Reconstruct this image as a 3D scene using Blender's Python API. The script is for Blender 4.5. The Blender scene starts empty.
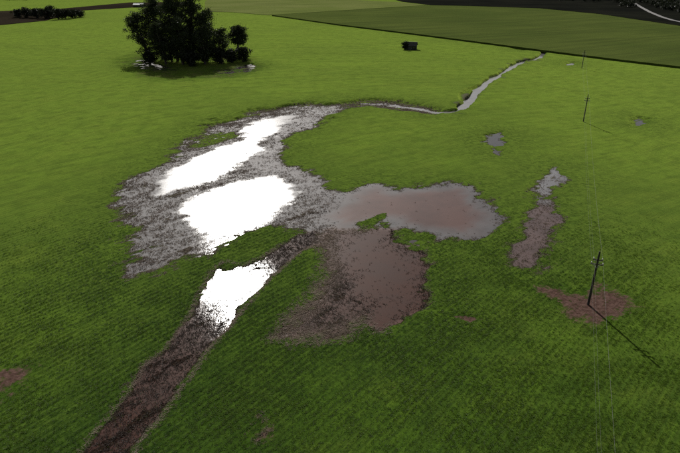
import bpy, bmesh, math, random
import numpy as np
from mathutils import Vector, Matrix

# ------------------------------------------------------------------ camera, sky, sun
SC = bpy.context.scene
COL = SC.collection
H = 50.0                      # drone height
F_PX = 550.0                  # focal length in photo pixels (680 wide)
PITCH = math.radians(24.8)
SUN_EL = math.radians(31.0)
SUN_AZ = math.radians(-11.8)  # measured from +Y, negative = towards -X

cam_d = bpy.data.cameras.new('camera')
cam = bpy.data.objects.new('camera', cam_d)
COL.objects.link(cam)
cam.location = (0, 0, H)
cam.rotation_euler = (math.pi / 2 - PITCH, 0, 0)
cam_d.sensor_width = 36.0
cam_d.lens = 36.0 * F_PX / 680.0
cam_d.clip_start = 0.5
cam_d.clip_end = 30000
SC.camera = cam

world = bpy.data.worlds.new('World')
SC.world = world
world.use_nodes = True
wn = world.node_tree.nodes
wl = world.node_tree.links
wn.clear()
sky = wn.new('ShaderNodeTexSky')
sky.sky_type = 'NISHITA'
sky.sun_disc = False
sky.sun_elevation = SUN_EL
sky.sun_rotation = SUN_AZ
sky.air_density = 1.0
sky.dust_density = 2.5
sky.ozone_density = 1.0
bg = wn.new('ShaderNodeBackground')
bg.inputs['Strength'].default_value = 0.052
wo = wn.new('ShaderNodeOutputWorld')
hs = wn.new('ShaderNodeHueSaturation')
hs.inputs['Saturation'].default_value = 0.38
wl.new(sky.outputs[0], hs.inputs['Color'])
wl.new(hs.outputs[0], bg.inputs['Color'])
wl.new(bg.outputs[0], wo.inputs['Surface'])

sun_d = bpy.data.lights.new('sun', 'SUN')
sun_d.energy = 4.5
sun_d.angle = math.radians(0.53)
sun_d.color = (1.0, 0.97, 0.92)
sun = bpy.data.objects.new('sun', sun_d)
COL.objects.link(sun)
SVEC = Vector((math.sin(SUN_AZ) * math.cos(SUN_EL), math.cos(SUN_AZ) * math.cos(SUN_EL), math.sin(SUN_EL)))
sun.rotation_euler = SVEC.to_track_quat('Z', 'Y').to_euler()
sun.location = SVEC * 400

SC.view_settings.view_transform = 'Standard'
SC.view_settings.look = 'None'
SC.view_settings.exposure = 0.0
SC.view_settings.gamma = 1.0
SC.cycles.max_bounces = 6
SC.cycles.diffuse_bounces = 3
SC.cycles.glossy_bounces = 3
SC.cycles.transmission_bounces = 4
SC.cycles.sample_clamp_indirect = 4.0
SC.cycles.use_denoising = False

# ------------------------------------------------------------------ helpers
CP, SP = math.cos(PITCH), math.sin(PITCH)

def G(px, py, z=0.0):
    """photo pixel -> point on the level z"""
    x = (px - 340) / F_PX
    y = (226.5 - py) / F_PX
    d = np.array([x, CP + y * SP, -SP + y * CP])
    t = (z - H) / d[2]
    return d[0] * t, d[1] * t

def GP(pts, z=0.0):
    return np.array([G(a, b, z) for a, b in pts])

def sstep(a, b, v):
    t = np.clip((v - a) / (b - a), 0, 1)
    return t * t * (3 - 2 * t)

_rs = np.random.RandomState(11)
_TAB = _rs.rand(256, 256).astype(np.float32)

def vnoise(x, y):
    xi = np.floor(x); yi = np.floor(y)
    fx = x - xi; fy = y - yi
    fx = fx * fx * (3 - 2 * fx); fy = fy * fy * (3 - 2 * fy)
    xi = xi.astype(np.int64); yi = yi.astype(np.int64)
    a = _TAB[yi % 256, xi % 256]; b = _TAB[yi % 256, (xi + 1) % 256]
    c = _TAB[(yi + 1) % 256, xi % 256]; d = _TAB[(yi + 1) % 256, (xi + 1) % 256]
    return (a + (b - a) * fx + (c - a) * fy + (a - b - c + d) * fx * fy) * 2 - 1

def fbm(x, y, o=4, g=0.5):
    r = 0; a = 1; t = 0
    for k in range(o):
        ca, sa = math.cos(k * 1.1), math.sin(k * 1.1)
        r = r + a * vnoise((x * ca - y * sa) * 2 ** k + 17.3 * k, (x * sa + y * ca) * 2 ** k + 9.1 * k)
        t += a; a *= g
    return r / t

def sdist(poly, X, Y):
    """signed distance to a polygon, positive inside"""
    n = len(poly)
    d2 = np.full(X.shape, 1e18)
    ins = np.zeros(X.shape, bool)
    for i in range(n):
        ax, ay = poly[i]; bx, by = poly[(i + 1) % n]
        ex, ey = bx - ax, by - ay
        L = ex * ex + ey * ey + 1e-9
        t = np.clip(((X - ax) * ex + (Y - ay) * ey) / L, 0, 1)
        d2 = np.minimum(d2, (X - ax - t * ex) ** 2 + (Y - ay - t * ey) ** 2)
        c = (ay > Y) != (by > Y)
        if ey != 0:
            ins ^= c & (X < ex * (Y - ay) / ey + ax)
    d = np.sqrt(d2)
    return np.where(ins, d, -d)

def pdist(line, X, Y):
    d2 = np.full(X.shape, 1e18)
    for i in range(len(line) - 1):
        ax, ay = line[i]; bx, by = line[i + 1]
        ex, ey = bx - ax, by - ay
        L = ex * ex + ey * ey + 1e-9
        t = np.clip(((X - ax) * ex + (Y - ay) * ey) / L, 0, 1)
        d2 = np.minimum(d2, (X - ax - t * ex) ** 2 + (Y - ay - t * ey) ** 2)
    return np.sqrt(d2)

def row_g(x):
    xc = np.clip(x, -90, 90)
    return 1.43 * xc - 0.0041 * xc * xc + (x - xc) * np.where(x > 0, 0.69, 2.17)

def row_slope(x):
    xc = np.clip(x, -90, 90)
    return 1.43 - 0.0082 * xc

def row_coords(X, Y):
    """(along, across) coordinates of the drill rows"""
    s = row_slope(X)
    nrm = np.sqrt(1 + s * s)
    across = (Y - row_g(X)) / nrm
    along = (X + s * Y) / nrm
    return along, across

# ------------------------------------------------------------------ flood outlines traced on the photograph (pixels)
FLOOD = [(338,104),(318,103),(290,107),(262,111),(240,116),(212,123),(203,131),(190,139),(176,148),(160,161),(140,173),(125,184),
         (121,205),(127,222),(122,238),(130,250),(116,266),(120,279),(150,277),(176,269),(200,262),(210,262),(222,250),(245,240),(275,234),(300,236),
         (318,242),(330,232),(360,232),(400,232),(430,236),(455,243),(478,240),(497,232),(501,216),(490,200),(472,186),(440,184),(415,187),(395,187),
         (378,181),(362,184),(345,189),(330,188),(316,182),(311,173),(298,167),(284,162),(280,152),(291,147),(286,140),(310,128),(338,114),(346,109)]
DITCH = [(225,262),(213,270),(206,282),(197,298),(190,315),(178,333),(166,348),(152,360),(144,367),(139,379),(128,392),(112,413),(95,432),(80,453),(62,478),
         (122,478),(134,453),(148,432),(166,412),(180,390),(196,370),(206,352),(222,335),(236,318),(252,300),(268,281),(285,266),(300,252),(320,242),(314,231),(295,236),(278,247),(262,258),(245,266)]
BASIN = [(318,240),(335,228),(400,230),(407,240),(425,250),(434,268),(433,288),(424,305),(405,320),(385,330),(365,327),(345,337),(318,340),(290,343),(274,338),(290,315),(308,298),(320,275),(325,255)]
W_UP = [(154,181),(163,195),(180,187),(198,184),(214,177),(239,162),(246,154),(263,150),(255,145),(273,135),(291,123),(302,115),(282,115),(260,120),(243,126),(244,139),(226,145),(211,150),(186,162),(170,171)]
W_MID = [(180,208),(188,201),(211,191),(234,184),(256,180),(278,177),(296,184),(300,192),(292,201),(280,210),(264,222),(242,229),(220,232),(204,232),(194,223)]
W_GREY = [(340,106),(315,107),(300,114),(285,126),(270,140),(258,156),(246,164),(258,172),(285,174),(305,190),(322,202),(345,197),(328,188),(312,179),(300,169),(281,162),(278,150),(289,146),(284,138),(308,127),(336,114)]
W_PINK = [(322,218),(332,205),(345,196),(357,188),(377,182),(393,189),(419,186),(455,185),(470,187),(477,196),(498,217),(494,231),(472,240),(446,236),(419,232),(401,228),(384,224),(362,228),(335,226)]
W_BASIN = [(345,236),(382,230),(391,246),(413,256),(420,274),(412,295),(395,318),(378,324),(366,305),(353,283),(342,260)]
W_GLINT = [(205,296),(212,281),(226,273),(243,274),(262,271),(258,283),(246,296),(236,305),(222,306),(209,304)]
ISLE_D = [(211,263),(222,251),(240,241),(270,235),(287,234),(284,241),(265,253),(245,263),(226,270)]
ISLE_G = [(190,147),(200,138),(212,132),(232,133),(237,138),(222,142),(206,148)]
ISLE_H = [(282,158),(295,152),(308,150),(303,156),(290,161)]
DITCH_LOW = [(172,348),(160,357),(149,367),(142,380),(131,392),(115,413),(98,432),(83,453),(65,478),(120,478),(131,453),(145,432),(163,412),(177,390),(190,370),(196,352)]
ISLE_E = [(358,223),(372,217),(388,213),(391,219),(375,228),(360,230)]
ISLE_F = [(396,241),(412,233),(428,238),(430,246),(415,251),(402,247)]
PUD_BLUE = [(482,139),(490,135),(500,132),(509,141),(503,148),(497,154),(489,151)]
PUD_LIGHT = [(542,173),(550,167),(557,165),(571,180),(566,188),(557,189),(546,203),(533,201),(539,183)]
MUD_RIGHT = [(509,245),(518,224),(530,200),(543,188),(556,194),(558,215),(560,236),(549,252),(541,274),(520,271)]
PUD_FAR = [(631,121),(637,118),(648,120),(649,124),(641,127),(633,125)]
PUD_TINY = [(563,64),(570,62.6),(577,63.5),(576,66),(567,66.5)]
PUD_GROVE_R = [(214,71),(228,69),(240,65),(256,64),(262,66),(256,70),(240,74),(222,76)]
PUD_GROVE_L = [(126,62),(142,58),(150,61),(172,67),(176,71),(160,73),(140,69),(130,67)]
PUD_TOP = [(504,49.5),(520,47),(536,49),(520,52)]
SEEP = [(338,103),(365,100),(395,101),(425,106),(441,111),(436,117),(415,113),(395,111),(370,107),(345,110)]
STREAM = [(548,50),(544,53),(539,59),(531,61),(522,62),(510,69),(500,75),(486,84),(474,95),(467,105),(460,111),(449,113),(436,113),(420,109.5),(400,107),(380,104),(355,104),(338,108)]
OLD_CHANNEL = [(484,85),(477,88.5),(469,91),(463,94.5),(461,98),(463,103),(461,109)]
SOIL_LEFT = [(-14,372),(16,363),(44,362),(34,379),(14,397),(-14,414)]
SOIL_POLE = [(537,289),(560,291),(588,300),(602,289),(617,292),(626,303),(616,316),(598,323),(580,316),(558,303)]
SOIL_STREAK = [(266,419),(273,424),(262,445),(250,462),(240,458),(256,434)]
SOIL_CRACK = [(449,317),(465,315.5),(484,319.5),(470,323)]
SOIL_GROVE = [(120,60),(150,52),(200,50),(250,58),(262,68),(240,79),(180,82),(140,78)]

PW = {k: GP(v) for k, v in globals().items() if k.isupper() and isinstance(v, list) and len(v) > 3 and isinstance(v[0], tuple)}

def field(X, Y, parts=False):
    """ground height, with the water level at z = 0; also mud / soil / straw / silt cover"""
    al, ac = row_coords(X, Y)
    e1 = fbm(X / 7.0, Y / 7.0, 4)
    e2 = fbm(al / 9.0 + 40, ac / 1.6, 4, 0.6)               # streaks along the drill rows
    e3 = fbm(X / 1.9 + 7, Y / 1.9, 3, 0.6)
    wob = e1 * 2.6 + e2 * 2.4 + e3 * 1.1
    up = sstep(150, 240, Y)
    hh = 0.16 + 0.85 * up + 0.05 * e1
    amp = np.full(X.shape, 0.035)
    wet = np.zeros(X.shape)
    silt = np.zeros(X.shape)
    soil = np.zeros(X.shape)
    straw = np.zeros(X.shape)
    sky_pale = np.zeros(X.shape)  # pale water base standing in for reflected sky brightness
    ruf = np.zeros(X.shape)
    dampd = np.full(X.shape, 1e9)

    def put(name, lvl, a, soft=1.5, w=1.0, wk=1.0, sl=None, st=None, so=None, sk=None, rf=None):
        nonlocal ruf, hh, amp, wet, silt, straw, soil, sky_pale, dampd
        s = sdist(PW[name], X, Y) + wob * wk
        m = sstep(-soft, soft, s)
        if w > 0.5: dampd = np.minimum(dampd, -s)
        if rf is not None: ruf = ruf + (rf - ruf) * sstep(-3.6, 2.4, s + 1.6 * e3)
        if sk is not None: sky_pale = sky_pale + (sk - sky_pale) * m
        hh = hh + (lvl - hh) * m
        amp = amp + (a - amp) * m
        wet = wet + (w - wet) * m
        if sl is not None: silt = silt + (sl - silt) * m
        if st is not None: straw = straw + (st - straw) * m
        if so is not None: soil = soil + (so - soil) * m

    ruf = 0.10 + 0.30 * fbm(X / 14.0 + 2, Y / 14.0, 3) + 0.22 * sstep(105, 150, Y)
    put('FLOOD', -0.030, 0.045, 3.4, st=0.80, sl=0.15, wk=2.0, sk=0.5)  # calm grey water: pale base imitates the sky it mirrors
    put('SEEP', 0.03, 0.09, 2.5, st=0.6, wk=1.0)
    put('BASIN', -0.004, 0.028, 2.4, st=1.0, sl=0.95, sk=0.0, rf=0.15)
    put('DITCH', -0.012, 0.022, 0.8, wk=0.40, st=1.0, sl=1.0, sk=0.0)
    put('W_GREY', -0.06, 0.045, 3.0, sl=0.25, st=0.22, wk=0.9, sk=0.6)
    put('W_UP', -0.20, 0.05, 1.6, sl=0.1, st=0.0, wk=0.9, rf=1.0)
    put('W_MID', -0.22, 0.05, 1.4, sl=0.1, st=0.0, wk=0.7, rf=1.0)
    put('W_PINK', -0.10, 0.04, 2.5, sl=0.3, st=0.0, wk=1.0, sk=0.5)
    s_in = sdist(PW['W_PINK'], X, Y) + wob * 0.9
    deep = sstep(0.5, 7.0, s_in)
    silt = silt + (0.72 - silt) * deep
    sky_pale = sky_pale * (1 - 0.9 * deep)
    hh = hh - 0.08 * deep
    put('W_BASIN', -0.12, 0.05, 3.0, sl=1.0, st=0.035, wk=0.9, sk=0.0)
    put('W_GLINT', -0.14, 0.05, 1.6, sl=0.3, st=0.12, wk=0.9, rf=1.0, sk=0.2)
    put('ISLE_G', 0.035, 0.09, 2.0, w=0.4, wk=1.2, st=0.3)
    put('ISLE_H', 0.07, 0.08, 1.5, w=0.2, wk=0.8, st=0.2)
    put('DITCH_LOW', -0.002, 0.022, 3.0, w=1.0, wk=0.3, st=0.6, sl=1.0)
    put('ISLE_D', 0.16, 0.035, 1.2, w=0.0, wk=0.5, st=0.0)
    put('ISLE_E', 0.10, 0.08, 1.2, w=0.2, wk=0.6, st=0.0)
    put('ISLE_F', 0.05, 0.11, 1.5, w=0.4, wk=0.8, st=0.2)
    put('PUD_BLUE', -0.10, 0.10, 1.6, sl=0.1, wk=1.0)
    put('MUD_RIGHT', -0.045, 0.035, 4.5, w=0.8, sl=0.6, so=0.0, wk=1.4, st=0.3, sk=0.2)
    put('PUD_LIGHT', -0.06, 0.10, 1.8, sl=0.3, wk=0.9, sk=1.0)  # base painted pale for the bright cloud this puddle reflects
    put('SOIL_GROVE', 0.30, 0.1, 8.0, w=0.05, wk=3.0, so=0.35, st=0.2)
    put('PUD_GROVE_R', -0.01, 0.16, 3.0, sl=0.2, wk=1.8, so=0.4)
    put('PUD_GROVE_L', 0.03, 0.20, 3.0, sl=0.2, wk=1.8, so=0.4)
    put('PUD_FAR', -0.08, 0.08, 2.0, sl=0.2, wk=0.8)
    put('PUD_TINY', -0.10, 0.06, 3.0, sl=0.2, wk=0.6, sk=0.8)
    put('PUD_TOP', -0.02, 0.18, 3.0, sl=0.2, wk=0.9)
    put('SOIL_LEFT', 0.10, 0.04, 3.0, w=0.1, so=1.0)
    put('SOIL_POLE', 0.10, 0.04, 3.6, w=0.1, so=1.0, wk=1.0)
    put('SOIL_STREAK', 0.10, 0.05, 2.0, w=0.1, so=0.7, st=0.9)
    put('SOIL_CRACK', 0.05, 0.05, 0.6, w=0.1, so=1.0, wk=0.3)
    s_p = pdist(PW['OLD_CHANNEL'], X, Y) + e1 * 0.8
    m = 1 - sstep(0.3, 1.8, s_p)
    hh = hh + (0.25 - hh) * m; wet = np.maximum(wet, m * 0.9)
    # the stream cut into the field
    wid = 1.55 + 0.7 * fbm(X / 10.0 + 5, Y / 10.0, 2)
    sd = pdist(PW['STREAM'], X, Y) + e1 * 1.9
    fade = sstep(0, 32, X)
    m = 1 - sstep(wid * 0.9, wid * 0.9 + 1.1, sd)
    hh = hh + (0.03 - 0.33 * fade - hh) * m * (0.55 + 0.45 * fade)
    wet = np.maximum(wet, m)
    silt = silt + (0.15 - silt) * m
    sky_pale = np.maximum(sky_pale, (1 - sstep(2.0, 5.0, sd)) * fade * 0.85)  # stream base paled in place of its sky reflection
    near = 1 - sstep(2.5, 9, sd)
    bankmud = near * up * sstep(0.15, 0.5, fbm(X / 5.0, Y / 5.0 + 30, 3)) * 0.8
    # a trodden ring round the foot of each pole
    fine = 0.38 * e2 + 0.62 * fbm(al / 1.6, ac / 0.8 + 90, 3, 0.7)
    hh = hh + amp * 1.9 * fine
    if parts:
        wet_vis = np.maximum(wet * (1 - sstep(0.0, 0.045, hh)), bankmud)
        damp = 1 - sstep(0.0, 22.0, dampd + 6 * e1)
        return hh, wet, soil, straw, silt, fine, sky_pale, damp, wet_vis, ruf
    return hh

# ------------------------------------------------------------------ mesh / material helpers
def link(o, parent=None):
    COL.objects.link(o)
    if parent: o.parent = parent
    return o

def mesh_obj(name, verts, faces, mat=None, parent=None, smooth=False):
    me = bpy.data.meshes.new(name)
    me.from_pydata([tuple(v) for v in verts], [], [tuple(f) for f in faces])
    if mat: me.materials.append(mat)
    if smooth: me.polygons.foreach_set('use_smooth', [True] * len(me.polygons))
    me.update()
    return link(bpy.data.objects.new(name, me), parent)

def grid_obj(name, XX, YY, ZZ, mat, attrs=None, smooth=True, mask=None):
    ny, nx = XX.shape
    co = np.stack([XX, YY, ZZ], -1).reshape(-1, 3).astype(np.float32)
    idx = np.arange(ny * nx).reshape(ny, nx)
    q = np.stack([idx[:-1, :-1], idx[:-1, 1:], idx[1:, 1:], idx[1:, :-1]], -1).reshape(-1, 4)
    if mask is not None:
        q = q[mask.reshape(-1)]
        used, inv = np.unique(q, return_inverse=True)
        q = inv.reshape(-1, 4)
        co = co[used]
    me = bpy.data.meshes.new(name)
    me.vertices.add(len(co)); me.vertices.foreach_set('co', co.ravel())
    me.loops.add(q.size); me.loops.foreach_set('vertex_index', q.ravel().astype(np.int32))
    me.polygons.add(len(q))
    me.polygons.foreach_set('loop_start', np.arange(0, q.size, 4, dtype=np.int32))
    me.polygons.foreach_set('loop_total', np.full(len(q), 4, np.int32))
    me.polygons.foreach_set('use_smooth', np.full(len(q), smooth))
    for k, v in (attrs or {}).items():
        v = v.reshape(-1)
        if mask is not None: v = v[used]
        a = me.attributes.new(k, 'FLOAT', 'POINT')
        a.data.foreach_set('value', v.astype(np.float32))
    me.materials.append(mat)
    me.update(); me.validate()
    return link(bpy.data.objects.new(name, me))

def tag(o, label=None, cat=None, group=None, kind=None):
    if label: o['label'] = label
    if cat: o['category'] = cat
    if group: o['group'] = group
    if kind: o['kind'] = kind
    return o

class NT:
    def __init__(self, name):
        self.m = bpy.data.materials.new(name)
        self.m.use_nodes = True
        self.t = self.m.node_tree
        self.t.nodes.clear()
        self.out = self.t.nodes.new('ShaderNodeOutputMaterial')
    def n(self, typ, ins=None, **kw):
        nd = self.t.nodes.new(typ)
        for k, v in kw.items(): setattr(nd, k, v)
        for k, v in (ins or {}).items():
            if isinstance(v, bpy.types.NodeSocket): self.t.links.new(v, nd.inputs[k])
            else: nd.inputs[k].default_value = v
        return nd
    def math(self, op, a, b=0.0, clamp=False):
        return self.n('ShaderNodeMath', {0: a, 1: b}, operation=op, use_clamp=clamp).outputs[0]
    def mix(self, f, a, b):
        nd = self.n('ShaderNodeMix', {0: f}, data_type='RGBA')
        for i, v in ((6, a), (7, b)):
            if isinstance(v, bpy.types.NodeSocket): self.t.links.new(v, nd.inputs[i])
            else: nd.inputs[i].default_value = (*v, 1)
        return nd.outputs[2]
    def ramp(self, v, lo, hi):
        return self.n('ShaderNodeMapRange', {0: v, 1: lo, 2: hi, 3: 0.0, 4: 1.0}, interpolation_type='SMOOTHSTEP').outputs[0]
    def noise(self, vec, scale, detail=3, rough=0.55):
        return self.n('ShaderNodeTexNoise', {'Vector': vec, 'Scale': scale, 'Detail': detail, 'Roughness': rough}).outputs['Fac']
    def attr(self, name, typ='GEOMETRY'):
        return self.n('ShaderNodeAttribute', attribute_name=name, attribute_type=typ).outputs['Fac']
    def finish(self, sh):
        self.t.links.new(sh, self.out.inputs['Surface'])
        return self.m

def pos(t):
    return t.n('ShaderNodeNewGeometry').outputs['Position']

GREEN_A = (0.058, 0.113, 0.011)   # young crop
GREEN_B = (0.021, 0.056, 0.008)   # lush dark crop
GREEN_C = (0.095, 0.130, 0.017)   # yellowish

def mat_ground():
    t = NT('field_ground')
    P = pos(t)
    big = t.noise(P, 0.014, 4)
    mid = t.noise(P, 0.10, 5, 0.65)
    fin = t.noise(P, 1.6, 5, 0.7)
    rowv = t.n('ShaderNodeCombineXYZ', {'X': t.math('MULTIPLY', t.attr('across'), 1.35), 'Y': t.math('MULTIPLY', t.attr('along'), 0.16), 'Z': 0.0}).outputs[0]
    rows = t.noise(rowv, 1.0, 4, 0.65)
    rowv2 = t.n('ShaderNodeCombineXYZ', {'X': t.math('MULTIPLY', t.attr('across'), 0.30), 'Y': t.math('MULTIPLY', t.attr('along'), 0.012), 'Z': 3.0}).outputs[0]
    bands = t.noise(rowv2, 1.0, 4, 0.6)
    rowv3 = t.n('ShaderNodeCombineXYZ', {'X': t.math('MULTIPLY', t.attr('across'), 0.55), 'Y': t.math('MULTIPLY', t.attr('along'), 0.075), 'Z': 7.0}).outputs[0]
    streak = t.noise(rowv3, 1.0, 5, 0.7)
    wet, soil, straw = t.attr('wet'), t.attr('soil'), t.attr('straw')
    c = t.mix(t.ramp(big, 0.30, 0.60), GREEN_B, GREEN_A)
    c = t.mix(t.math('MULTIPLY', t.ramp(mid, 0.42, 0.70), 0.5), c, GREEN_C)
    c = t.mix(t.math('MULTIPLY', t.ramp(bands, 0.45, 0.7), 0.45), c, GREEN_B)
    c = t.mix(t.math('MULTIPLY', t.math('MULTIPLY', t.attr('damp'), t.ramp(mid, 0.25, 0.6)), 0.75), c, GREEN_B)
    c = t.mix(t.math('MULTIPLY', t.ramp(rows, 0.46, 0.68), 0.45), c, (0.022, 0.042, 0.010))
    c = t.mix(t.math('MULTIPLY', t.ramp(fin, 0.52, 0.78), 0.3), c, (0.022, 0.036, 0.010))
    blot = t.noise(P, 0.22, 6, 0.7)
    tuss = t.math('MULTIPLY', t.ramp(t.noise(P, 0.75, 5, 0.7), 0.44, 0.60), t.attr('damp'))
    c = t.mix(t.math('MULTIPLY', tuss, 0.75), c, (0.013, 0.034, 0.007))
    c = t.mix(t.math('MULTIPLY', t.ramp(blot, 0.46, 0.68), 0.55), c, (0.016, 0.042, 0.008))
    c = t.mix(t.math('MULTIPLY', t.ramp(streak, 0.47, 0.68), 0.6), c, (0.024, 0.050, 0.010))
    drill = t.math('COSINE', t.math('MULTIPLY', t.attr('across'), 6.28318 / 0.85))
    drill = t.math('MULTIPLY', t.ramp(t.math('MULTIPLY', drill, -1.0), -0.2, 0.9), t.ramp(mid, 0.30, 0.60))
    drill = t.math('MULTIPLY', drill, t.math('SUBTRACT', 1.0, t.math('MULTIPLY', soil, 2.0), True))
    c = t.mix(t.math('MULTIPLY', drill, 0.42), c, (0.016, 0.040, 0.008))
    mud = t.mix(t.ramp(fin, 0.35, 0.7), (0.011, 0.006, 0.005), (0.034, 0.019, 0.015))
    mud2 = t.mix(t.ramp(fin, 0.35, 0.7), (0.045, 0.040, 0.034), (0.120, 0.106, 0.090))
    mud = t.mix(t.ramp(t.attr('silt'), 0.3, 0.7), mud2, mud)
    earth = t.mix(t.ramp(fin, 0.3, 0.7), (0.060, 0.034, 0.027), (0.135, 0.084, 0.068))
    c = t.mix(t.ramp(t.math('ADD', soil, t.math('MULTIPLY', t.math('SUBTRACT', t.math('ADD', fin, mid), 1.0), 1.3)), 0.3, 0.8), c, earth)
    c = t.mix(t.ramp(t.math('ADD', wet, t.math('MULTIPLY', t.math('SUBTRACT', fin, 0.5), 0.6)), 0.25, 0.7), c, mud)
    c = t.mix(t.math('MULTIPLY', t.ramp(t.math('ADD', straw, t.math('SUBTRACT', fin, 0.5)), 0.5, 1.0), 0.3), c, (0.13, 0.10, 0.08))
    hgt = t.math('SUBTRACT', t.math('ADD', fin, t.math('MULTIPLY', rows, 1.0)), t.math('MULTIPLY', drill, 0.25))
    bmp = t.n('ShaderNodeBump', {'Height': hgt, 'Strength': 0.7, 'Distance': 0.18}).outputs[0]
    b = t.n('ShaderNodeBsdfPrincipled', {'Base Color': c, 'Roughness': 0.75, 'Normal': bmp, 'Specular IOR Level': 0.0,
            'Sheen Weight': t.math('MULTIPLY', t.math('SUBTRACT', t.math('SUBTRACT', 1.0, wet, True), t.math('MULTIPLY', soil, 1.5), True), t.math('SUBTRACT', 0.61, t.math('MULTIPLY', t.math('MAXIMUM', t.math('MULTIPLY', tuss, 1.5), t.ramp(t.math('ADD', t.math('MULTIPLY', blot, 0.5), t.math('MULTIPLY', streak, 0.5)), 0.40, 0.62)), 0.18))), 'Sheen Roughness': 0.45, 'Sheen Tint': (0.58, 0.76, 0.12, 1)})
    return t.finish(b.outputs[0])

def mat_water():
    t = NT('silty_water')
    P = pos(t)
    silt = t.attr('silt')
    n1 = t.noise(P, 0.13, 5, 0.6)
    n2 = t.noise(P, 2.2, 4, 0.7)
    c = t.mix(t.ramp(silt, 0.1, 0.7), (0.035, 0.034, 0.034), (0.110, 0.056, 0.044))
    c = t.mix(t.ramp(silt, 0.72, 1.0), c, (0.058, 0.023, 0.014))
    c = t.mix(t.attr('sky_pale'), c, (0.22, 0.215, 0.215))  # sky reflection put into the base colour as pale grey
    c = t.mix(t.math('MULTIPLY', t.ramp(n1, 0.35, 0.7), 0.4), c, (0.040, 0.026, 0.023))
    rp = t.noise(P, 3.0, 3, 0.6)
    bmp = t.n('ShaderNodeBump', {'Height': rp, 'Strength': 0.12, 'Distance': 0.06}).outputs[0]
    rg = t.math('ADD', t.math('ADD', 0.10, t.math('MULTIPLY', n2, 0.08)), t.math('MULTIPLY', t.math('MAXIMUM', t.attr('ruffle'), 0.0), 0.155))
    d = t.n('ShaderNodeBsdfDiffuse', {'Color': c}).outputs[0]
    g = t.n('ShaderNodeBsdfGlossy', {'Color': (1, 1, 1, 1), 'Roughness': rg, 'Normal': bmp}, distribution='BECKMANN').outputs[0]
    fr = t.n('ShaderNodeFresnel', {'IOR': 1.333}).outputs[0]
    return t.finish(t.n('ShaderNodeMixShader', {0: fr, 1: d, 2: g}).outputs[0])

def mat_leaf(name, ca, cb, cc=None, trans=0.45, gloss=0.06, tone_attr=None):
    t = NT(name)
    r = t.n('ShaderNodeObjectInfo').outputs['Random']
    P = pos(t)
    if tone_attr:
        v = t.attr(tone_attr, 'INSTANCER')
        c = t.mix(v, ca, cb)
        if cc: c = t.mix(t.math('MULTIPLY', t.ramp(r, 0.55, 1.0), 0.6), c, cc)
    else:
        v = t.noise(P, 0.35, 3)
        c = t.mix(t.ramp(v, 0.35, 0.65), ca, cb)
        if cc: c = t.mix(t.ramp(t.noise(P, 2.0, 2), 0.55, 0.7), c, cc)
    d = t.n('ShaderNodeBsdfDiffuse', {'Color': c}).outputs[0]
    tr = t.n('ShaderNodeBsdfTranslucent', {'Color': c}).outputs[0]
    g = t.n('ShaderNodeBsdfGlossy', {'Color': (0.8, 0.8, 0.8, 1), 'Roughness': 0.45}).outputs[0]
    m1 = t.n('ShaderNodeMixShader', {0: trans, 1: d, 2: tr}).outputs[0]
    m2 = t.n('ShaderNodeMixShader', {0: gloss, 1: m1, 2: g}).outputs[0]
    return t.finish(m2)

def mat_simple(name, ca, cb, scale=1.0, rough=0.8, bump=0.3, metallic=0.0, stretch=None):
    t = NT(name)
    P = t.n('ShaderNodeTexCoord').outputs['Object']
    if stretch:
        P = t.n('ShaderNodeVectorMath', {0: P, 1: stretch}, operation='MULTIPLY').outputs[0]
    v = t.noise(P, scale, 4, 0.6)
    c = t.mix(t.ramp(v, 0.35, 0.65), ca, cb)
    bmp = t.n('ShaderNodeBump', {'Height': v, 'Strength': bump, 'Distance': 0.05}).outputs[0]
    b = t.n('ShaderNodeBsdfPrincipled', {'Base Color': c, 'Roughness': rough, 'Metallic': metallic, 'Normal': bmp})
    return t.finish(b.outputs[0])

def mat_crop(name, ca, cb, cc, row_deg, row_scale, sheen=0.06):
    t = NT(name)
    P = pos(t)
    big = t.noise(P, 0.010, 4)
    a = math.radians(row_deg)
    rot = t.n('ShaderNodeVectorRotate', {'Vector': P, 'Angle': a}, rotation_type='Z_AXIS').outputs[0]
    st = t.n('ShaderNodeVectorMath', {0: rot, 1: (row_scale, row_scale * 0.06, 0.0)}, operation='MULTIPLY').outputs[0]
    rows = t.noise(st, 1.0, 3, 0.6)
    c = t.mix(t.ramp(big, 0.35, 0.65), ca, cb)
    c = t.mix(t.math('MULTIPLY', t.ramp(rows, 0.4, 0.65), 0.75), c, cc)
    fin = t.noise(P, 0.9, 4, 0.7)
    bmp = t.n('ShaderNodeBump', {'Height': fin, 'Strength': 0.8, 'Distance': 0.4}).outputs[0]
    b = t.n('ShaderNodeBsdfPrincipled', {'Base Color': c, 'Roughness': 0.9, 'Normal': bmp, 'Specular IOR Level': 0.0, 'Sheen Weight': sheen, 'Sheen Roughness': 0.5, 'Sheen Tint': (0.6, 0.7, 0.3, 1)})
    return t.finish(b.outputs[0])

M_GROUND = mat_ground()
M_WATER = mat_water()
M_GRASS = mat_leaf('grass_blades', (0.048, 0.115, 0.012), (0.108, 0.188, 0.016), (0.150, 0.198, 0.022), 0.62, 0.01, 'tone')
M_STRAW = mat_leaf('dead_straw_blades', (0.044, 0.030, 0.022), (0.34, 0.27, 0.21), None, 0.40, 0.01, 'tone')

# ------------------------------------------------------------------ ground sheet
def axis(segs):
    out = [segs[0][0]]
    for a, b, s in segs:
        n = max(1, round((b - a) / s))
        out += list(np.linspace(a, b, n + 1)[1:])
    return np.array(out)

def geo(a, b, n):
    return list(np.sign(a) * np.geomspace(abs(a), abs(b), n + 1)[1:])

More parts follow.
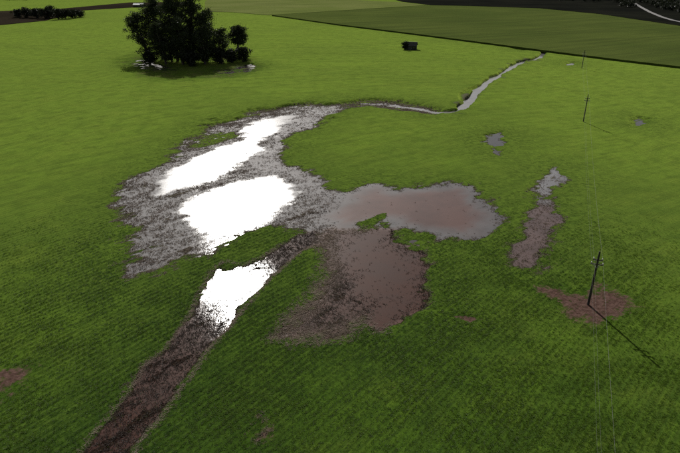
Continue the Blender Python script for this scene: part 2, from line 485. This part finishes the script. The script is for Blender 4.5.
xs = axis([(-80, 62, 0.40), (62, 150, 0.9), (150, 240, 3.0)])
xs = np.array(sorted(geo(-150, -9000, 24) + list(np.arange(-150, -80, 2.0)) + list(xs) + geo(240, 9000, 22)))
ys = axis([(-60, 36, 6.0), (36, 205, 0.40), (205, 400, 1.1)])
ys = np.array(sorted([-3000, -1000, -400, -150] + list(ys) + geo(400, 12000, 60)))
XX, YY = np.meshgrid(xs, ys)
hh, wet, soil, straw, silt, fine, sky_pale, damp, wet_vis, _ = field(XX, YY, True)
GROUND_Z = hh
ground = grid_obj('ground', XX, YY, hh, M_GROUND, {'wet': wet_vis, 'soil': soil, 'straw': straw, 'damp': damp, 'silt': silt, 'along': row_coords(XX, YY)[0], 'across': row_coords(XX, YY)[1]})
tag(ground, 'green cropped field with furrowed rows and muddy hollows', kind='structure')

# ------------------------------------------------------------------ water: every body is a sheet of its own at z = 0
wx = np.arange(-130, 200, 0.75); wy = np.arange(36, 420, 0.75)
WX, WY = np.meshgrid(wx, wy)
bodies = [('flood_water', ['FLOOD', 'BASIN', 'SEEP'], 'shallow silty floodwater spread across the low field, glaring white in the sun'),
          ('ditch_water', ['DITCH', 'W_GLINT'], 'brown straight ditch of water running to the lower left'),
          ('stream_water', ['STREAM'], 'narrow winding stream between the flood and the field edge'),
          ('puddle', ['PUD_BLUE'], 'small blue grey puddle right of the green field tongue'),
          ('puddle', ['PUD_LIGHT', 'MUD_RIGHT'], 'pale ragged puddle above a brown mud patch'),
          ('puddle', ['PUD_FAR'], 'tiny lone puddle near the right edge of the field'),
          ('puddle', ['PUD_TINY'], 'tiny pale puddle beside the third utility pole'),
          ('puddle', ['PUD_TOP'], 'thin pale puddle left of the stream head'),
          ('puddle', ['PUD_GROVE_R'], 'pale puddle at the right foot of the tall grove'),
          ('puddle', ['PUD_GROVE_L'], 'pale puddle at the left foot of the tall grove')]
cxm, cym = (WX[:-1, :-1] + 0.375), (WY[:-1, :-1] + 0.375)
best = np.full(cxm.shape, 1e9); who = np.full(cxm.shape, -1)
for bi, (nm, keys, lb) in enumerate(bodies):
    for k in keys:
        d = pdist(PW[k], cxm, cym) - 1.5 if k == 'STREAM' else -sdist(PW[k], cxm, cym)
        if k == 'DITCH': d = d - 0.6
        up_ = d < best
        best = np.where(up_, d, best); who = np.where(up_, bi, who)
who[best > 7.0] = -1
_, _, _, _, wsilt, _, wsky_pale, _, _, wruf = field(WX, WY, True)
for bi, (nm, keys, lb) in enumerate(bodies):
    mk = who == bi
    if mk.any():
        o = grid_obj(nm, WX, WY, np.zeros_like(WX), M_WATER, {'silt': wsilt, 'sky_pale': wsky_pale, 'ruffle': wruf}, True, mk)
        tag(o, lb, kind='structure')

# ------------------------------------------------------------------ grass and straw (stuff)
def tuft_mesh(name, seed, nb, hmin, hmax, lean, width, mat):
    rnd = random.Random(seed)
    v, f = [], []
    for i in range(nb):
        a = rnd.uniform(0, 2 * math.pi)
        r0 = rnd.uniform(0.0, 0.22)
        bx, by = r0 * math.cos(a + rnd.uniform(-1, 1)), r0 * math.sin(a + rnd.uniform(-1, 1))
        h = rnd.uniform(hmin, hmax); L = lean * rnd.uniform(0.4, 1.3)
        dx, dy = math.cos(a), math.sin(a)
        px_, py_ = -dy * width * rnd.uniform(.7, 1.2), dx * width * rnd.uniform(.7, 1.2)
        k = len(v)
        v += [(bx - px_, by - py_, -0.03), (bx + px_, by + py_, -0.03),
              (bx + dx * L * .45 - px_ * .8, by + dy * L * .45 - py_ * .8, h * .7), (bx + dx * L * .45 + px_ * .8, by + dy * L * .45 + py_ * .8, h * .7),
              (bx + dx * L, by + dy * L, h)]
        f += [(k, k + 1, k + 3, k + 2), (k + 2, k + 3, k + 4)]
    me = bpy.data.meshes.new(name)
    me.from_pydata(v, [], f)
    me.materials.append(mat)
    return bpy.data.objects.new(name, me)

def scatter(name, X, Y, Z, S, T, variants, label):
    n = len(X)
    me = bpy.data.meshes.new(name)
    me.vertices.add(n)
    me.vertices.foreach_set('co', np.stack([X, Y, Z], -1).astype(np.float32).ravel())
    for k, v in (('size', S), ('tone', T), ('turn', np.random.RandomState(5).rand(n) * 6.283)):
        a = me.attributes.new(k, 'FLOAT', 'POINT'); a.data.foreach_set('value', v.astype(np.float32))
    o = link(bpy.data.objects.new(name, me))
    ng = bpy.data.node_groups.new(name + '_nodes', 'GeometryNodeTree')
    ng.interface.new_socket('Geometry', in_out='INPUT', socket_type='NodeSocketGeometry')
    ng.interface.new_socket('Geometry', in_out='OUTPUT', socket_type='NodeSocketGeometry')
    N, L = ng.nodes, ng.links
    gi = N.new('NodeGroupInput'); go = N.new('NodeGroupOutput')
    iop = N.new('GeometryNodeInstanceOnPoints')
    gj = N.new('GeometryNodeJoinGeometry') if False else N.new('GeometryNodeGeometryToInstance')
    for v in variants:
        oi = N.new('GeometryNodeObjectInfo'); oi.inputs['Object'].default_value = v
        L.new(oi.outputs['Geometry'], gj.inputs[0])
    L.new(gi.outputs[0], iop.inputs['Points'])
    L.new(gj.outputs[0], iop.inputs['Instance'])
    iop.inputs['Pick Instance'].default_value = True
    s = N.new('GeometryNodeInputNamedAttribute'); s.data_type = 'FLOAT'; s.inputs['Name'].default_value = 'size'
    r = N.new('GeometryNodeInputNamedAttribute'); r.data_type = 'FLOAT'; r.inputs['Name'].default_value = 'turn'
    cx = N.new('ShaderNodeCombineXYZ')
    L.new(r.outputs['Attribute'], cx.inputs['Z'])
    L.new(cx.outputs[0], iop.inputs['Rotation'])
    L.new(s.outputs['Attribute'], iop.inputs['Scale'])
    L.new(iop.outputs[0], go.inputs[0])
    md = o.modifiers.new('scatter', 'NODES'); md.node_group = ng
    tag(o, label, kind='stuff')
    return o

rs = np.random.RandomState(3)
def candidates(n, y0, y1, power):
    """points in the wedge of field the photograph takes in, denser nearby"""
    u = rs.rand(n)
    if power == 0:
        y = np.sqrt(y0 ** 2 + u * (y1 ** 2 - y0 ** 2))
    else:
        y = y0 * (y1 / y0) ** u
    x = (rs.rand(n) * 2 - 1) * (0.70 * y + 12)
    return x, y

cx1, cy1 = candidates(140000, 40, 105, 0)
cx2, cy2 = candidates(140000, 105, 160, 1)
PX = np.concatenate([cx1, cx2]); PY = np.concatenate([cy1, cy2])
# pull the plants onto the drill rows
sl = row_slope(PX); nr = np.sqrt(1 + sl * sl)
ROW = 0.85
ac = (PY - row_g(PX)) / nr
tgt = (np.round(ac / ROW) + rs.normal(0, 0.20, len(ac))) * ROW
keep_row = rs.rand(len(ac)) < 0.80 * (1 - sstep(150, 260, PY))
dlt = np.where(keep_row, tgt - ac, 0)
PX = PX - dlt * sl / nr; PY = PY + dlt / nr
ph, pw, pso, pst, psi, pf, psky, pdm, _, _ = field(PX, PY, True)
patch = fbm(PX / 5.0, PY / 5.0 + 60, 4)
big = fbm(PX / 60.0 + 3, PY / 60.0, 3)
dist = np.sqrt(PX ** 2 + PY ** 2)
grow = (np.maximum(dist, 100) / 100) ** 0.5
p_g = sstep(-0.07, 0.05, ph) * (1 - 0.95 * sstep(0.45, 0.95, pw)) * (1 - 0.95 * sstep(0.3, 0.6, pso + 0.4 * patch)) * (0.6 + 0.4 * sstep(-0.5, 0.2, patch)) * (1 - sstep(60, 140, dist))
sel = rs.rand(len(PX)) < p_g
tone = np.clip(0.75 + 0.5 * patch + 0.5 * big + rs.normal(0, 0.10, len(PX)) - 0.45 * pdm, 0, 1)
size = grow * (0.60 + 0.35 * patch + 0.25 * rs.rand(len(PX))) * (1 - 0.25 * sstep(0.1, 0.6, pw))
gv = [tuft_mesh('grass_tuft_%s' % c, i, 12, 0.05, 0.14, 0.20, 0.020, M_GRASS) for i, c in enumerate('abc')]
grass = scatter('grass', PX[sel], PY[sel], ph[sel], np.clip(size[sel], .35, 3), tone[sel], gv, 'green crop plants growing in drilled rows over the whole field')

n = 640000
sy = 42 + rs.rand(n) ** 1.25 * 205; sx = -82 + rs.rand(n) * 145
cl_ = sdist(PW['FLOOD'], sx, sy)
for k in ('DITCH', 'BASIN', 'SEEP', 'PUD_BLUE', 'PUD_LIGHT', 'MUD_RIGHT', 'SOIL_STREAK'):
    cl_ = np.maximum(cl_, sdist(PW[k], sx, sy))
sx, sy = sx[cl_ > -3], sy[cl_ > -3]
sh, sw, sso, sst, ssi, sf, ssky, sdm, _, _ = field(sx, sy, True)
shore = np.exp(-((sh - 0.02) / 0.05) ** 2)
al_, ac_ = row_coords(sx, sy)
clump = sstep(-0.25, 0.35, fbm(al_ / 3.0, ac_ / 1.0 + 31, 3, 0.6))
dd = sdist(PW['DITCH'], sx, sy)
clump = np.maximum(clump, 0.7 * (dd > 0))
rim = np.exp(-((dd + 0.1) / 0.45) ** 2) * (sy < 100) + 0.8 * (sdist(PW['BASIN'], sx, sy) > -2) * np.exp(-((sdist(PW['BASIN'], sx, sy) - 1.5) / 3.0) ** 2) * (sx < 8)
p_s = (sh > -0.20) * sstep(0.2, 0.7, np.maximum(sw, sst)) * (0.003 + 0.72 * sst * (0.15 + 0.85 * clump) + 0.22 * shore) + (0.28 + 0.3 * (sx > -25) * (sx < 8)) * rim * (sh > -0.06)
ss_ = rs.rand(len(sx)) < np.clip(p_s, 0, 1)
st_tone = np.clip(0.42 - 0.36 * sstep(0.6, 0.9, ssi) * (1 - np.clip(rim, 0, 1)) - 0.14 * (dd > 0.8) * (sy < 90) + 0.35 * shore * sstep(0.0, 0.06, sh) + 0.75 * rim + rs.normal(0, 0.22, len(sx)), 0, 1)
st_tone = st_tone * (1 - 0.75 * sstep(0.6, 0.9, ssi) * (1 - np.clip(rim, 0, 1)))
sv = [tuft_mesh('straw_tuft_%s' % c, 20 + i, 7, 0.04, 0.16, 0.22, 0.030, M_STRAW) for i, c in enumerate('abc')]
straw_o = scatter('dead_straw', sx[ss_], sy[ss_], np.maximum(sh[ss_], -0.03), (0.6 + 0.9 * rs.rand(ss_.sum())) * (sy[ss_] / 110) ** 0.4, st_tone[ss_], sv, 'drowned straw and dead stubble poking out of the floodwater')

# ------------------------------------------------------------------ fields beyond
def slab(name, px_pts, z0, z1, mat, label, sub=0, zpix=None):
    """a field traced on the photograph, standing z1 high above z0"""
    pts = GP(px_pts, z0 if zpix is None else zpix)
    bm = bmesh.new()
    top = [bm.verts.new((x, y, z1)) for x, y in pts]
    bot = [bm.verts.new((x, y, z0)) for x, y in pts]
    bm.faces.new(top)
    n = len(pts)
    for i in range(n):
        bm.faces.new((bot[i], bot[(i + 1) % n], top[(i + 1) % n], top[i]))
    bmesh.ops.recalc_face_normals(bm, faces=bm.faces)
    bmesh.ops.triangulate(bm, faces=[f for f in bm.faces if len(f.verts) > 4])
    me = bpy.data.meshes.new(name); bm.to_mesh(me); bm.free()
    me.materials.append(mat)
    o = link(bpy.data.objects.new(name, me))
    return tag(o, label, kind='structure')

M_OLIVE = mat_crop('olive_crop', (0.058, 0.082, 0.017), (0.078, 0.102, 0.022), (0.046, 0.062, 0.015), 62, 0.14, 0.05)
M_PALE = mat_crop('pale_pasture', (0.120, 0.150, 0.036), (0.160, 0.180, 0.055), (0.085, 0.105, 0.028), 70, 0.10)
M_PLOUGH = mat_crop('ploughed_soil', (0.022, 0.017, 0.013), (0.034, 0.026, 0.019), (0.014, 0.011, 0.009), 80, 0.35, 0.01)
M_DARK = mat_crop('dark_fallow', (0.010, 0.011, 0.009), (0.018, 0.019, 0.014), (0.008, 0.008, 0.007), 75, 0.15, 0.0)

slab('olive_field', [(272,16.2),(340,26),(400,33.5),(470,42.5),(545,52.5),(612,61),(680,69),(860,90),(1000,60),(760,38),(680,27.5),(600,15.5),(540,9.5),(470,7),(430,6.2)], 0.6, 2.2, M_OLIVE,
     'dull olive crop field with a sharp dark near edge', zpix=0.8)
slab('pale_field', [(205,2),(205,12),(232,12.5),(268,15.6),(428,5.4),(400,2.5),(330,-1),(215,-6)], 0.6, 1.4, M_PALE, 'pale olive pasture behind the grove', zpix=0.8)
slab('ploughed_field', [(-60,14),(-60,30),(0,25.5),(46,21),(82,10.8),(140,7.3),(192,6.6),(192,2.3),(130,2.8),(60,9.2)], 0.6, 1.4, M_PLOUGH, 'dark ploughed field in the far left corner', zpix=0.8)
slab('fallow_field', [(432,5.6),(470,6.2),(540,8.6),(600,14.4),(680,26.2),(760,36),(1000,57),(1150,30),(800,-8),(500,-9),(380,-4),(402,2)], 0.6, 1.4, M_DARK, 'dark fallow land in the far right corner', zpix=0.8)

# pale track through the dark land
M_TRACK = mat_simple('track_gravel', (0.13, 0.125, 0.12), (0.20, 0.19, 0.18), 0.4, 0.9, 0.2)
tk = GP([(622,-3),(632,2),(640,7),(650,12.5),(662,17.5),(672,20.5),(684,23),(720,29)], 0.95)
tv, tf = [], []
for i, (x, y) in enumerate(tk):
    a = tk[max(i - 1, 0)]; b = tk[min(i + 1, len(tk) - 1)]
    d = (b - a) / np.linalg.norm(b - a)
    w = 2.6
    tv += [(x - d[1] * w, y + d[0] * w, 1.46), (x + d[1] * w, y - d[0] * w, 1.46)]
    if i: tf.append((2 * i - 2, 2 * i, 2 * i + 1, 2 * i - 1))
tag(mesh_obj('farm_track', tv, tf, M_TRACK), 'pale gravel farm track curving through the dark land', kind='structure')

# ------------------------------------------------------------------ trees
M_BARK = mat_simple('grey_bark', (0.055, 0.045, 0.036), (0.11, 0.095, 0.08), 0.8, 0.9, 0.5, stretch=(1, 1, 0.2))
M_LEAF = mat_leaf('dark_evergreen_leaves', (0.020, 0.028, 0.011), (0.036, 0.050, 0.017), (0.060, 0.075, 0.026), 0.25, 0.03)
M_LEAF2 = mat_leaf('bush_leaves', (0.012, 0.016, 0.009), (0.022, 0.028, 0.012), (0.034, 0.040, 0.018), 0.25, 0.03)

def tube(v, f, pts, rad, n=6):
    base = len(v)
    for i, (p, r) in enumerate(zip(pts, rad)):
        d = (pts[min(i + 1, len(pts) - 1)] - pts[max(i - 1, 0)]).normalized()
        a = d.orthogonal().normalized(); b = d.cross(a)
        for k in range(n):
            q = p + (a * math.cos(6.2832 * k / n) + b * math.sin(6.2832 * k / n)) * r
            v.append(q)
    for i in range(len(pts) - 1):
        for k in range(n):
            f.append((base + i * n + k, base + i * n + (k + 1) % n, base + (i + 1) * n + (k + 1) % n, base + (i + 1) * n + k))

def leaf_quads(v, f, rnd, c, rad, n, size, flat=0.7):
    for _ in range(n):
        p = Vector((rnd.gauss(0, .5), rnd.gauss(0, .5), rnd.gauss(0, .5)))
        p = Vector((p.x * rad, p.y * rad, p.z * rad * flat)) + c
        a = Vector((rnd.gauss(0, 1), rnd.gauss(0, 1), rnd.gauss(0, 1))).normalized()
        b = a.orthogonal().normalized()
        b = Matrix.Rotation(rnd.uniform(0, 6.28), 3, a) @ b
        cc = a.cross(b)
        s = size * rnd.uniform(0.6, 1.4)
        k = len(v)
        v += [p - b * s, p + cc * s * .5, p + b * s, p - cc * s * .5]
        f.append((k, k + 1, k + 2, k + 3))

def make_tree(name, xy, height, spread, seed, label, leaf=0.55, stems=3, low=0.3, density=46, clump=2.3, lean=(0, 0), group=None, cat='tree', mat=None, more=1.0):
    rnd = random.Random(seed)
    root = bpy.data.objects.new(name, None)
    root.location = (xy[0], xy[1], float(field(np.array([float(xy[0])]), np.array([float(xy[1])]))[0]) - 0.05)
    link(root)
    tag(root, label, cat, group)
    tv, tf, lv, lf = [], [], [], []
    tips = []
    for s in range(stems):
        a = 6.283 * s / stems + rnd.uniform(-.6, .6)
        top = Vector((math.cos(a) * spread * rnd.uniform(.2, .6) + lean[0], math.sin(a) * spread * rnd.uniform(.2, .6) + lean[1], height * rnd.uniform(.82, 1.0)))
        if s == 0: top = Vector((lean[0], lean[1], height))
        st = Vector((math.cos(a) * .35 * (stems > 1), math.sin(a) * .35 * (stems > 1), -0.2))
        pts, rad = [], []
        N = 9
        r0 = height * 0.016 + 0.1
        for i in range(N + 1):
            t = i / N
            w = t ** 1.25
            pts.append(Vector((st.x + (top.x - st.x) * w + rnd.uniform(-.25, .25) * t * height * .03, st.y + (top.y - st.y) * w + rnd.uniform(-.25, .25) * t * height * .03, st.z + (top.z - st.z) * t)))
            rad.append(r0 * (1 - t) ** 0.8 + 0.05)
        tube(tv, tf, pts, rad)
        tips.append((pts[-1], 1.0))
        nb = max(5, int(height / 2.6 * more))
        for b in range(nb):
            t = low + (0.96 - low) * (b + rnd.random()) / nb
            i = min(int(t * N), N - 1)
            p0 = pts[i].lerp(pts[i + 1], t * N - i)
            ba = rnd.uniform(0, 6.283)
            prof = math.sin(math.pi * min(1, 0.18 + 0.82 * (t - low) / (1.02 - low))) ** 0.6
            L = spread * rnd.uniform(.45, 1.0) * prof
            p2 = p0 + Vector((math.cos(ba) * L, math.sin(ba) * L, L * rnd.uniform(.15, .75)))
            p1 = p0.lerp(p2, .5) + Vector((0, 0, L * .08))
            rb = rad[i] * .42 + .03
            tube(tv, tf, [p0, p1, p2], [rb, rb * .6, .03], 4)
            tips.append((p2, rnd.uniform(.7, 1.15)))
            tips.append((p1 + Vector((rnd.uniform(-1, 1), rnd.uniform(-1, 1), rnd.uniform(0, 1))) * L * .2, rnd.uniform(.45, .8)))
            if rnd.random() < .6:
                q = p1 + Vector((rnd.uniform(-1, 1), rnd.uniform(-1, 1), rnd.uniform(.1, .8))) * L * .55
                tube(tv, tf, [p1, p1.lerp(q, .5), q], [rb * .5, rb * .35, .02], 4)
                tips.append((q, rnd.uniform(.5, .9)))
    for c, k in tips:
        leaf_quads(lv, lf, rnd, c, clump * k, int(density * k * k), leaf)
    mesh_obj('trunk', tv, tf, M_BARK, root, True)
    mesh_obj('crown', lv, lf, mat or M_LEAF, root)
    return root

def at_depth(px, y_world, z=0.3):
    """x for a column of the photograph at a given ground distance"""
    t = (y_world * CP + (H - z) * SP)
    return (px - 340) / F_PX * t, y_world

GROVE = 'trees of the dark grove'
grove = [
    # px, distance, height, spread, stems, low, lean, label
    (150, 352, 27, 8.0, 3, .28, (-7, 2), 'dark tree leaning outward on the left edge of the grove'),
    (163, 362, 37, 8.0, 3, .35, (-2, 0), 'tall dark tree in the grove, second from its left edge'),
    (178, 352, 39, 9.0, 4, .35, (0, 1), 'tallest dark tree in the middle of the grove'),
    (194, 358, 38.5, 8.0, 3, .36, (2, 0), 'tall dark tree right of the grove middle'),
    (207, 352, 29, 7.5, 3, .30, (3, 0), 'medium dark tree on the sloping right shoulder of the grove'),
    (183, 336, 25, 8.0, 4, .25, (0, -1), 'shorter bushy tree in front of the grove middle'),
    (166, 338, 22, 7.0, 3, .28, (-2, 0), 'shorter bushy tree in the front left of the grove'),
    (205, 338, 21, 7.5, 3, .22, (2, 0), 'shorter bushy tree in the front right of the grove'),
    (220, 346, 18, 7.0, 3, .18, (2, 0), 'low spreading tree at the right end of the grove'),
]
for i, (px, yw, h_, sp, st, lo, le, lb) in enumerate(grove):
    make_tree('evergreen_tree', at_depth(px, yw), h_, sp, 100 + i, lb, 0.36, st, lo - 0.16, 115, 2.25, le, GROVE, more=2.0)
make_tree('evergreen_tree', at_depth(239, 372), 17.5, 6.4, 130, 'small round tree with bare stem standing apart right of the grove', 0.42, 3, .45, 200, 2.5, (0, 0), GROVE, more=1.5)
for i, (px, yw, h_, sp, lb) in enumerate([
        (243, 348, 7.5, 4.5, 'low dark bush under the small round tree'),
        (232, 345, 7.0, 4.0, 'low dark bush between grove and small round tree'),
        (150, 340, 6.0, 4.5, 'low dark bush at the left foot of the grove'),
        (192, 330, 6.5, 4.5, 'low dark bush in front of the grove trunks'),
        (205, 345, 9.0, 5.5, 'rounded bush among the trunks on the right of the grove'),
        (172, 348, 9.0, 5.5, 'rounded bush among the trunks on the left of the grove'),
        (188, 346, 10.0, 6.0, 'largest rounded bush among the middle trunks of the grove'),
        (222, 340, 8.0, 5.5, 'spreading bush at the front right corner of the grove')]):
    make_tree('bush', at_depth(px, yw), h_, sp, 150 + i, lb, 0.36, 5, .04, 90, 1.9, (0, 0), 'bushes at the foot of the grove', 'bush', M_LEAF2)

# thicket on the ploughed field's edge, far left
bushes = [(20, 700, 9, 'leftmost bush of the far thicket'), (28, 695, 10.5, 'second bush from the left in the far thicket'), (37, 690, 11, 'third bush from the left in the far thicket'),
          (46, 682, 12, 'broad bush left of the far thicket middle'), (53, 692, 14, 'tallest bush in the far thicket'), (59, 672, 12, 'broad bush right of the far thicket middle'),
          (66, 680, 11, 'third bush from the right in the far thicket'), (73, 690, 9.5, 'second bush from the right in the far thicket'), (80, 705, 8.0, 'rightmost bush of the far thicket')]
for i, (px, yw, h_, lb) in enumerate(bushes):
    make_tree('bush', at_depth(px, yw), h_ * 0.85, 7.0, 200 + i, lb, 0.55, 5, .0, 60, 2.5, (0, 0), 'bushes of the far left thicket', 'bush', M_LEAF2)
for i, (px, yw, lb) in enumerate([(10, 1150, 'leftmost of the dark trees at the top left corner'), (18, 1160, 'middle dark tree at the top left corner'), (27, 1150, 'rightmost of the dark trees at the top left corner')]):
    make_tree('far_tree', at_depth(px, yw), 13, 6, 230 + i, lb, 0.9, 2, .2, 30, 2.6, (0, 0), 'trees in the top left corner')

# far wood, one mass
wv, wf = [], []
rnd = random.Random(77)
for _ in range(900):
    px = rnd.uniform(560, 760); 
    py = rnd.uniform(-8, 8 + max(0, (px - 640)) * 0.13)
    if abs(px - 632 - (py - 2) * 2.2) < 5 and px < 690: continue
    if px < 620 and py > 3: continue
    x, y = G(px, py, 0.8)
    h_ = rnd.uniform(7, 13)
    tube(wv, wf, [Vector((x, y, 0)), Vector((x, y, h_ * .6))], [.3, .12], 4)
    for k in range(4):
        leaf_quads(wv, wf, rnd, Vector((x + rnd.uniform(-2, 2), y + rnd.uniform(-2, 2), h_ * rnd.uniform(.35, .9))), h_ * .28, 26, 1.0)
tag(mesh_obj('woodland', wv, wf, M_LEAF2), 'dark far-off wood filling the top right corner', 'wood', kind='stuff')

# ------------------------------------------------------------------ buildings
M_DARKWOOD = mat_simple('weathered_dark_boards', (0.018, 0.017, 0.018), (0.040, 0.037, 0.038), 1.5, 0.85, 0.3, stretch=(6, 6, 1))
M_DARKROOF = mat_simple('dark_roofing', (0.030, 0.030, 0.026), (0.055, 0.054, 0.046), 1.2, 0.7, 0.2)
M_WHITEROOF = mat_simple('white_metal_roof', (0.62, 0.62, 0.60), (0.80, 0.80, 0.78), 0.4, 0.45, 0.1, stretch=(8, 1, 1))
M_GLASS = mat_simple('dark_window_glass', (0.02, 0.022, 0.026), (0.03, 0.033, 0.038), 1.0, 0.1, 0.0)
M_DOOR = mat_simple('door_boards', (0.05, 0.048, 0.05), (0.08, 0.075, 0.075), 1.5, 0.8, 0.3)

def box(v, f, x0, x1, y0, y1, z0, z1):
    k = len(v)
    v += [(x0, y0, z0), (x1, y0, z0), (x1, y1, z0), (x0, y1, z0), (x0, y0, z1), (x1, y0, z1), (x1, y1, z1), (x0, y1, z1)]
    f += [(k, k + 3, k + 2, k + 1), (k + 4, k + 5, k + 6, k + 7), (k, k + 1, k + 5, k + 4), (k + 1, k + 2, k + 6, k + 5), (k + 2, k + 3, k + 7, k + 6), (k + 3, k, k + 4, k + 7)]

def boxes(name, lst, mat, parent):
    v, f = [], []
    for b in lst: box(v, f, *b)
    return mesh_obj(name, v, f, mat, parent)

def barn(name, loc, rz, L, W, hw, hr, label, mwall, mroof, mdoor):
    root = bpy.data.objects.new(name, None)
    root.location = loc; root.rotation_euler = (0, 0, rz)
    link(root); tag(root, label, 'shed')
    v, f = [], []
    a, b = L / 2, W / 2
    v = [(-a, -b, 0), (a, -b, 0), (a, b, 0), (-a, b, 0), (-a, -b, hw), (a, -b, hw), (a, b, hw), (-a, b, hw), (-a, 0, hw + hr - .12), (a, 0, hw + hr - .12)]
    f = [(0, 1, 5, 4), (2, 3, 7, 6), (1, 2, 6, 9, 5), (3, 0, 4, 8, 7)]
    mesh_obj('wall', v, f, mwall, root)
    o = 0.5
    sl_ = hr / b
    for s in (-1, 1):
        e = b + o
        z1 = hw + hr; z0 = z1 - sl_ * e
        rv = [(-a - o, 0, z1), (a + o, 0, z1), (a + o, s * e, z0), (-a - o, s * e, z0)]
        rv += [(x, y, z + .12) for x, y, z in rv]
        rf = [(0, 1, 2, 3), (4, 7, 6, 5), (0, 4, 5, 1), (1, 5, 6, 2), (2, 6, 7, 3), (3, 7, 4, 0)]
        mesh_obj('roof', rv, rf, mroof, root)
    boxes('ridge_cap', [(-a - o, a + o, -.25, .25, hw + hr + .10, hw + hr + .20)], mroof, root)
    d = boxes('door', [(-1.2, 1.2, -b - .08, -b - .01, .02, 2.4)], mdoor, root)
    boxes('handle', [(.85, 1.0, -b - .14, -b - .08, 1.0, 1.2)], M_WHITEROOF, d)
    for xx in (-a * .6, a * .6):
        w_ = boxes('window', [(xx - .6, xx + .6, -b - .07, -b - .01, 1.2, 2.2)], mdoor, root)
        boxes('pane', [(xx - .5, xx + .5, -b - .10, -b - .072, 1.3, 2.1)], M_GLASS, w_)
    return root

bx_, by_ = G(411, 50.5, 0.7)
barn('field_shed', (bx_, by_ + 3, 0.95), math.radians(-14), 8.2, 6.0, 3.0, 2.0, 'small dark field shed standing alone in the green crop', M_DARKWOOD, M_DARKROOF, M_DOOR)
make_tree('bush', at_depth(405, by_ + 1.5), 5.0, 2.2, 260, 'dark bush against the left end of the field shed', 0.32, 4, .1, 60, 1.3, (0, 0), None, 'bush', M_LEAF2)
bx_, by_ = G(138, 7.6, 0.9)
barn('white_roofed_barn', (bx_, by_ + 6, 1.36), math.radians(4), 15, 10, 3.4, 2.2, 'long barn with bright white roof beside the ploughed field', M_DARKWOOD, M_WHITEROOF, M_DOOR)

# ------------------------------------------------------------------ utility poles and wires
M_POLE = mat_simple('weathered_pole_timber', (0.030, 0.025, 0.022), (0.065, 0.055, 0.047), 3.0, 0.85, 0.4, stretch=(1, 1, 0.1))
M_PORC = mat_simple('white_porcelain', (0.55, 0.55, 0.53), (0.72, 0.72, 0.70), 5.0, 0.25, 0.0)
M_STEEL = mat_simple('galvanised_steel', (0.28, 0.28, 0.28), (0.42, 0.42, 0.42), 6.0, 0.5, 0.1, 0.6)
M_WIRE = mat_simple('aluminium_wire', (0.22, 0.22, 0.21), (0.32, 0.32, 0.31), 0.5, 0.45, 0.0, 0.3)

P1 = np.array(G(588, 305)); STEP = np.array((47.55, 120.7))
LINE_A = math.atan2(STEP[1], STEP[0])                 # heading of the line
ARMS = ((8.35, 0.75), (7.55, 0.95))                    # height, half length

def lathe(prof, n=8, cx=0.0, cy=0.0):
    v, f = [], []
    for r, z in prof:
        for k in range(n):
            v.append((cx + r * math.cos(6.2832 * k / n), cy + r * math.sin(6.2832 * k / n), z))
    for i in range(len(prof) - 1):
        for k in range(n):
            f.append((i * n + k, i * n + (k + 1) % n, (i + 1) * n + (k + 1) % n, (i + 1) * n + k))
    f.append(tuple(range(n))[::-1]); f.append(tuple((len(prof) - 1) * n + k for k in range(n)))
    return v, f

def make_pole():
    root = link(bpy.data.objects.new('utility_pole', None))
    v, f = lathe([(0.21, -0.6), (0.205, 0.0), (0.19, 3.0), (0.165, 6.5), (0.14, 9.75), (0.09, 9.9)], 10)
    mesh_obj('post', v, f, M_POLE, root, True)
    for z, hl in ARMS:
        arm = boxes('crossarm', [(-.07, .07, -hl, hl, z - .08, z + .08)], M_POLE, root)
        for s in (-1, 1):
            boxes('brace', [(.10, .13, s * .1 if s > 0 else s * .55, s * .55 if s > 0 else s * .1, z - .32, z - .26)], M_STEEL, arm)
            v, f = lathe([(.03, z + .08), (.03, z + .16), (.11, z + .17), (.09, z + .24), (.12, z + .26), (.09, z + .33), (.06, z + .38)], 8, 0, s * (hl - .12))
            mesh_obj('insulator', v, f, M_PORC, arm, True)
    boxes('step_bolt', [(-.32, .32, -.02, .02, 6.3, 6.34)], M_STEEL, root)
    boxes('band', [(-.19, .19, -.19, .19, 7.0, 7.08)], M_STEEL, root)
    return root

def copy_tree(o, parent=None):
    c = o.copy(); COL.objects.link(c); c.parent = parent
    for ch in o.children: copy_tree(ch, c)
    return c

pole_labels = ['nearest dark timber utility pole, rising from the bare reddish soil patch', 'second utility pole, alone in the green crop left of the tiny lone puddle',
               'third and farthest utility pole, just short of the olive field edge']
pole0 = make_pole()
poles = [pole0] + [copy_tree(pole0) for _ in range(2)]
for i, o in enumerate(poles):
    p = P1 + STEP * i
    z = float(field(p[:1], p[1:])[0])
    o.location = (p[0], p[1], z)
    o.rotation_euler = (0, 0, LINE_A)
    tag(o, pole_labels[i], 'utility pole', 'utility poles of the power line')

def wire(off, z, label):
    n = np.array((-math.sin(LINE_A), math.cos(LINE_A)))
    v, f = [], []
    pts = []
    for s in range(-1, 2):
        for k in range(25):
            t = k / 24
            p = P1 + STEP * (s + t) + n * off
            pts.append(Vector((p[0], p[1], z + .42 - 2.0 * (1 - (2 * t - 1) ** 2) * 0.8 + 0.55 * min(1, max(0, s)) )))
    tube(v, f, pts, [0.0048] * len(pts), 5)
    o = mesh_obj('power_wire', v, f, M_WIRE)
    tag(o, label, 'wire', 'wires strung between the utility poles')
wire(-0.63, 8.35, 'upper right thin power wire strung from pole to pole')
wire(0.63, 8.35, 'upper left thin power wire strung from pole to pole')
wire(0.83, 7.55, 'lower left thin power wire strung from pole to pole')
wire(-0.83, 7.55, 'lower right thin power wire strung from pole to pole')
